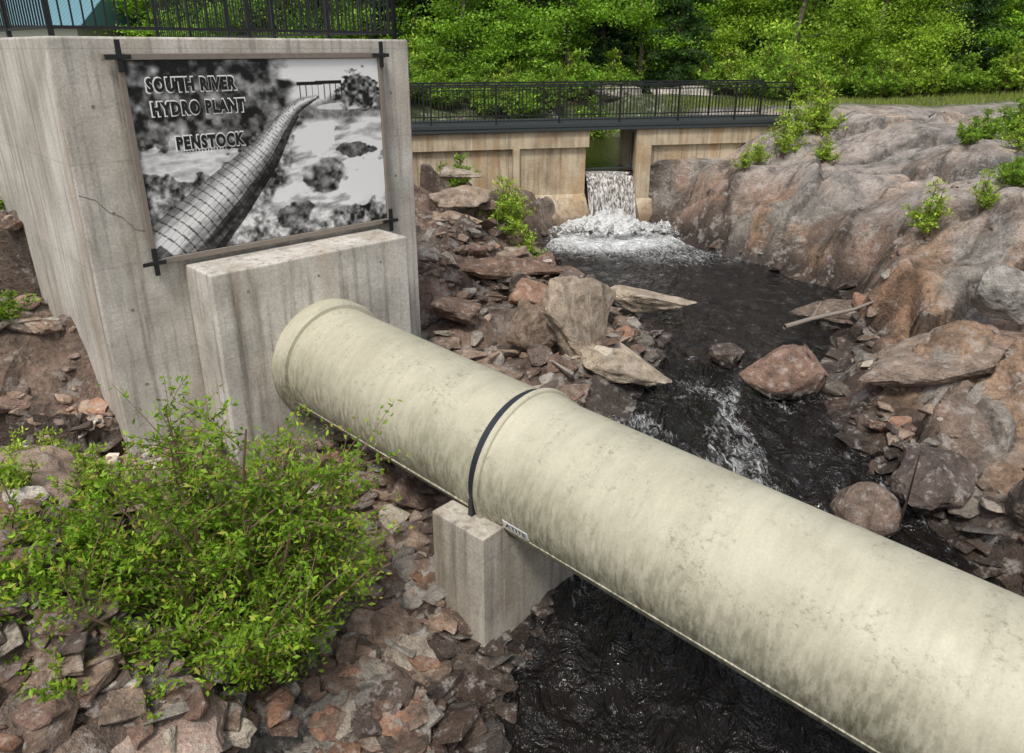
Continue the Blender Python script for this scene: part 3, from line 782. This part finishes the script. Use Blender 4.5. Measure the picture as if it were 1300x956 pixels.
def conifer(name, seed, h=11, base=2.1, c0=(.018,.04,.014), c1=(.045,.085,.025)):
    r = random.Random(seed); rs_ = np.random.RandomState(seed); Bt = Batch()
    Bt.tube([(0, 0, -.3), (0, 0, h*.5), (0, 0, h)], [.17, .1, .02], 7)
    LV = []; LC = []
    z = .5
    while z < h-.2:
        t_ = z/h; L = base*(1-t_)**.85*r.uniform(.8, 1.1)+.15
        for k in range(7):
            ang = r.uniform(0, 6.28); Lk = L*r.uniform(.7, 1.1)
            dr = Vector((math.cos(ang), math.sin(ang), -.25)); e = Vector((0, 0, z))+dr*Lk
            Bt.tube([(0, 0, z), tuple(e)], [.03, .008], 3)
            m_ = int(55*Lk+12); tt_ = rs_.rand(m_, 1)**.7
            q = np.array((0, 0, z))+np.array(dr)*Lk*tt_
            side = np.array((-dr.y, dr.x, 0)); q = q+side*(rs_.rand(m_, 1)-.5)*(1.1-tt_)*Lk*.8+rs_.normal(size=(m_, 3))*.04
            q[:, 2] -= abs(rs_.rand(m_))*.12
            LV.append(q); LC.append(green(m_, c0, c1, rs_)*r.uniform(.7, 1.3))
        z += .30+.1*r.random()
    P_ = np.concatenate(LV); c_ = np.concatenate(LC)
    V, F, Cc = leafarr(P_, rs_.uniform(.6, 1.3, len(P_))*.21, c_, up_bias=-.1, asp=.35, rs_=rs_)
    return plant_mesh(name, Bt, V, F, Cc, M_bark)
T = [broadleaf('maple', 1, 10, 2.7, (.10,.23,.02), (.27,.44,.045)), broadleaf('birch', 2, 12, 2.3, (.15,.29,.03), (.38,.52,.07)),
     broadleaf('aspen', 3, 9, 2.6, (.06,.15,.015), (.16,.30,.035)), broadleaf('young_maple', 4, 5.5, 2.2, (.15,.29,.025), (.38,.53,.06), 190, .14)]
K = [conifer('spruce', 5, 11, 2.1, (.02,.055,.018), (.055,.11,.03)), conifer('fir', 6, 9, 1.9, (.028,.075,.022), (.075,.15,.035))]
forest = empty('distant_trees', (5, 42, -1.8))
def inst(me, x, y, s, par=forest, name=None, zoff=0.):
    ob = bpy.data.objects.new(name or me.name, me); COL.objects.link(ob)
    ob.location = (x, y, float(hz(x, y))+zoff); ob.rotation_euler = (0, 0, rnd.uniform(0, 6.28)); ob.scale = (s, s, s*rnd.uniform(.9, 1.1))
    if par: ob.parent = par; ob.matrix_parent_inverse = pinv[par.name]
    return ob
pinv = {'distant_trees': forest.matrix_world.inverted()}
for row, (yy0, st, jit) in enumerate(((36.8, 2.4, 1.2), (40.5, 2.2, 1.2), (45.5, 2.6, 1.6), (53, 2.6, 1.6))):
    x = -34-row*4
    while x < 36+row*7:
        if not (x < -14 and yy0 < 43 and -32 < x):
            q = rnd.random()
            me = (K[rnd.randrange(2)] if q < .36 else T[rnd.randrange(3)]) if row > 0 else (T[rnd.choice((0, 2, 0, 3, 1))] if q > .28 else K[rnd.randrange(2)])
            if row == 3: me = K[0] if q < .6 else T[2]
            yo = 1.6 if (row == 0 and 3 < x < 11) else 0
            inst(me, x+rnd.uniform(-.8, .8), yy0+yo+rnd.uniform(-jit, jit), rnd.uniform(.85, 1.25)*(1 if row else .85)*(1.4 if row == 3 else 1))
        x += st*rnd.uniform(.7, 1.2)

def shrub(name, seed, stems, h, spread, ls, c0, c1, leaf_per=26, tips=None, tmin=.22, mat=M_twig, ntw=16, offs=.15):
    r = random.Random(seed); rs_ = np.random.RandomState(seed); Bt = Batch(); LP = []; LT = []
    for s in range(stems):
        b0 = Vector((r.uniform(-offs, offs), r.uniform(-offs, offs), -.1))
        ang = r.uniform(0, 6.28); k = r.random()**.6
        L = h*r.uniform(.62, 1.05)
        dirh = Vector((math.cos(ang), math.sin(ang), 0))
        pts = []
        for i in range(7):
            t_ = i/6
            pts.append(b0+dirh*spread*k*(t_**1.15)+Vector((r.uniform(-.04, .04), r.uniform(-.04, .04), L*(1-.55*k*k)*t_**(.9))))
        Bt.tube(pts, [.012*h*(1-t/7)+.003 for t in range(7)], 4)
        for q in range(ntw):
            t_ = r.uniform(tmin, 1.); i = min(5, int(t_*6)); p0 = pts[i].lerp(pts[i+1], t_*6-i)
            a2 = r.uniform(0, 6.28); l2 = h*r.uniform(.10, .22)
            e = p0+Vector((math.cos(a2)*l2, math.sin(a2)*l2, l2*r.uniform(-.1, 1.)))
            Bt.tube([p0, p0.lerp(e, .5)+Vector((0, 0, .02)), e], [.005, .004, .002], 3)
            tt_ = rs_.rand(leaf_per, 1)
            LP.append(np.array(p0)+(np.array(e)-np.array(p0))*tt_+rs_.normal(size=(leaf_per, 3))*.024*h*.5)
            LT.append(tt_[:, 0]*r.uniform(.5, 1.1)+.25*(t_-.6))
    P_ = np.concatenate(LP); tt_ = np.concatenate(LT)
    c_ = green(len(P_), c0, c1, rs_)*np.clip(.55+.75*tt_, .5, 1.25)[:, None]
    if tips is not None:
        m_ = (tt_ > .8) & (rs_.rand(len(P_)) < .4); c_[m_] = c_[m_]*.4+np.array(tips)*.6
    V, F, Cc = leafarr(P_, rs_.uniform(.6, 1.25, len(P_))*ls, c_, up_bias=.45, asp=.42, rs_=rs_)
    return plant_mesh(name, Bt, V, F, Cc, mat)
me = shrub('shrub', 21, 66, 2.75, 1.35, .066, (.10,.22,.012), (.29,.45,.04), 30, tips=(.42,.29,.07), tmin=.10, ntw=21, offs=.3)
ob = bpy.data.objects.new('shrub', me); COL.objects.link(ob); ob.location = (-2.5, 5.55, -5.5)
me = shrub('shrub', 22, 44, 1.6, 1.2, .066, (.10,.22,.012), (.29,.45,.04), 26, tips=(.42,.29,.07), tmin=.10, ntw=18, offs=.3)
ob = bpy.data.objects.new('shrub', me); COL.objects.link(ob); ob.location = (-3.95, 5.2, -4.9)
sh = shrub('shrub_small', 23, 14, 1.4, .75, .11, (.10,.23,.02), (.30,.46,.05), 12)
sh2 = shrub('shrub_light', 24, 10, 1.6, .6, .11, (.18,.33,.03), (.46,.60,.08), 9)
for x, y, s, m in ((-.2, 18.2, .9, sh2), (.35, 18.0, .7, sh2), (0, 19.2, 1., sh2), (-1.5, 20.4, .8, sh), (8.0, 22.6, .8, sh2), (8.6, 23.4, .9, sh2), (9.2, 23.3, 1.1, sh2), (7.2, 22.3, .6, sh2), (6.6, 21.6, .5, sh2),
                   (8.7, 15.5, .7, sh2), (12.5, 20.5, .7, sh), (13.6, 21, .8, sh), (11.4, 17.2, .6, sh), (10.4, 15.6, .5, sh), (12, 15.5, .6, sh2), (10.2, 13.6, .5, sh), (-4.4, 6.9, .5, sh2), (-5.0, 6.5, .4, sh2), (-8.1, 10.4, .6, sh), (-8.8, 9.6, .7, sh), (6.9, 7.3, .3, sh2), (9.7, 24.6, .9, sh2), (16, 24, .9, sh), (6.2, 7.0, .25, sh2), (-9.6, 12.5, 1, sh), (-9.8, 14, 1.2, sh2), (-10.5, 13, 1.2, sh),
                   (-6.7, 9.2, .5, sh), (-7.0, 8.9, .45, sh2), (-5.2, 7.5, .40, sh2), (-5.5, 7.3, .35, sh2), (-8.0, 11.6, .8, sh), (9.6, 15.2, .5, sh2), (10.9, 16.2, .6, sh), (9.9, 12.6, .4, sh), (11.2, 18.9, .5, sh), (12.0, 18.2, .6, sh2), (9.0, 22.0, .6, sh2)):
    inst(m, x, y, s, None, 'shrub')
under = empty('undergrowth', (5, 36, -2)); pinv['undergrowth'] = under.matrix_world.inverted()
for i in range(170):
    x = rnd.uniform(-14, 34); y = rnd.uniform(32.5, 37)
    if 3.5 < x < 10.5 and y < 37.5: y += 4.6
    if x > 13 and y < 34: y += 2
    inst(rnd.choice((sh, sh2, sh, sh)), x, y, rnd.uniform(.9, 1.8), under)
# grass
n_ = 14000
gx = R.uniform(6.5, 22, n_); gy = R.uniform(12, 34, n_)
gm = ((fbm(gx*.5, gy*.5, 5, 7) > .60) & (hz(gx, gy) > -3.6) & (gx > 9.5) & (gy < 21)) | (gy > 31)
gx2 = R.uniform(-14, -8.9, 5000); gy2 = R.uniform(8, 20, 5000)
gx = np.concatenate([gx[gm], gx2]); gy = np.concatenate([gy[gm], gy2])
gx = np.repeat(gx, 4)+R.normal(size=len(gx)*4)*.06; gy = np.repeat(gy, 4)+R.normal(size=len(gy)*4)*.06
gzv = hz(gx, gy)-.02; n_ = len(gx); hgt = R.uniform(.08, .30, n_); an = R.uniform(0, 6.28, n_); ln = R.normal(size=(n_, 2))*.08
wv = .012
V = np.stack([np.stack([gx-wv*np.cos(an), gy-wv*np.sin(an), gzv], -1), np.stack([gx+wv*np.cos(an), gy+wv*np.sin(an), gzv], -1), np.stack([gx+ln[:, 0], gy+ln[:, 1], gzv+hgt], -1)], 1).reshape(-1, 3)
mesh_obj('grass', V, np.arange(n_*3).reshape(-1, 3), M_leaf, np.repeat(green(n_, (.14,.20,.04), (.34,.38,.10)), 3, 0))

# distant house
hs = empty('house', (-28, 54, -1.8))
b = NB('blue_metal_roof'); wv_ = b.n('ShaderNodeTexWave', Vector=b.coord(), Scale=1.5).outputs[0]
M_roof = b.end(b.princ(b.mix((.10,.22,.27), (.16,.30,.35), wv_), .4))
b = NB('siding'); n1 = b.noise(b.coord((1, 1, 12)), 2, 3); M_side = b.end(b.princ(b.mix((.45,.43,.38), (.6,.58,.52), n1), .7))
B = Batch(); B.box(-33, -22, 41, 48, -2.2, 1.2); B.obj('walls', M_side, hs)
V = [(-33.5,40.5,1.1),(-21.5,40.5,1.1),(-21.5,44.5,3.2),(-33.5,44.5,3.2),(-33.5,48.5,1.1),(-21.5,48.5,1.1)]
mesh_obj('roof', V, [(0,1,2,3),(3,2,5,4),(0,3,4),(1,5,2)], M_roof, parent=hs)
B = Batch()
for x in (-31, -28.5, -24.5): B.box(x, x+1.1, 40.96, 40.99, -.6, .6)
B.box(-27, -26, 40.96, 40.99, -2, .2); B.obj('windows_and_door', M_bk, hs)

# driftwood branch
B = Batch(); B.tube([(5.0, 12.9, -4.75), (5.6, 13.2, -4.7), (6.4, 13.3, -4.55), (7.0, 13.6, -4.45)], [.05, .045, .035, .02], 7)
B.tube([(5.6, 13.2, -4.7), (5.9, 13.6, -4.5)], [.03, .01], 5)
B.obj('driftwood', M_frame, smooth=True)

# ------------------------------------------------------------ light, sky, camera
sd_ = Vector((-.14, -.50, .85)).normalized()
sl = bpy.data.lights.new('sun', 'SUN'); sl.energy = 2.3; sl.angle = math.radians(10); sl.color = (1, .96, .89)
so = bpy.data.objects.new('sun', sl); COL.objects.link(so); so.rotation_euler = sd_.to_track_quat('Z', 'Y').to_euler()
wld = bpy.data.worlds.new('World'); scene.world = wld; wld.use_nodes = True
nt = wld.node_tree; bg = nt.nodes['Background']
sky = nt.nodes.new('ShaderNodeTexSky'); sky.sky_type = 'NISHITA'; sky.sun_disc = False
sky.sun_elevation = math.asin(sd_.z); sky.sun_rotation = math.atan2(sd_.x, sd_.y); sky.dust_density = 4; sky.air_density = 1.2
hs_ = nt.nodes.new('ShaderNodeHueSaturation'); hs_.inputs['Saturation'].default_value = .55
nt.links.new(sky.outputs[0], hs_.inputs['Color']); nt.links.new(hs_.outputs[0], bg.inputs[0]); bg.inputs[1].default_value = .15
cam = bpy.data.cameras.new('camera'); co = bpy.data.objects.new('camera', cam); COL.objects.link(co)
cam.sensor_width = 36; cam.lens = 26.33; cam.shift_y = -.0346; cam.clip_end = 2000; cam.clip_start = .05
co.rotation_euler = (math.radians(90-21.3), 0, 0)
scene.camera = co
scene.view_settings.view_transform = 'Standard'; scene.view_settings.look = 'None'; scene.view_settings.exposure = 0
print('VERTS', sum(len(o.data.vertices) for o in bpy.data.objects if o.type == 'MESH'))
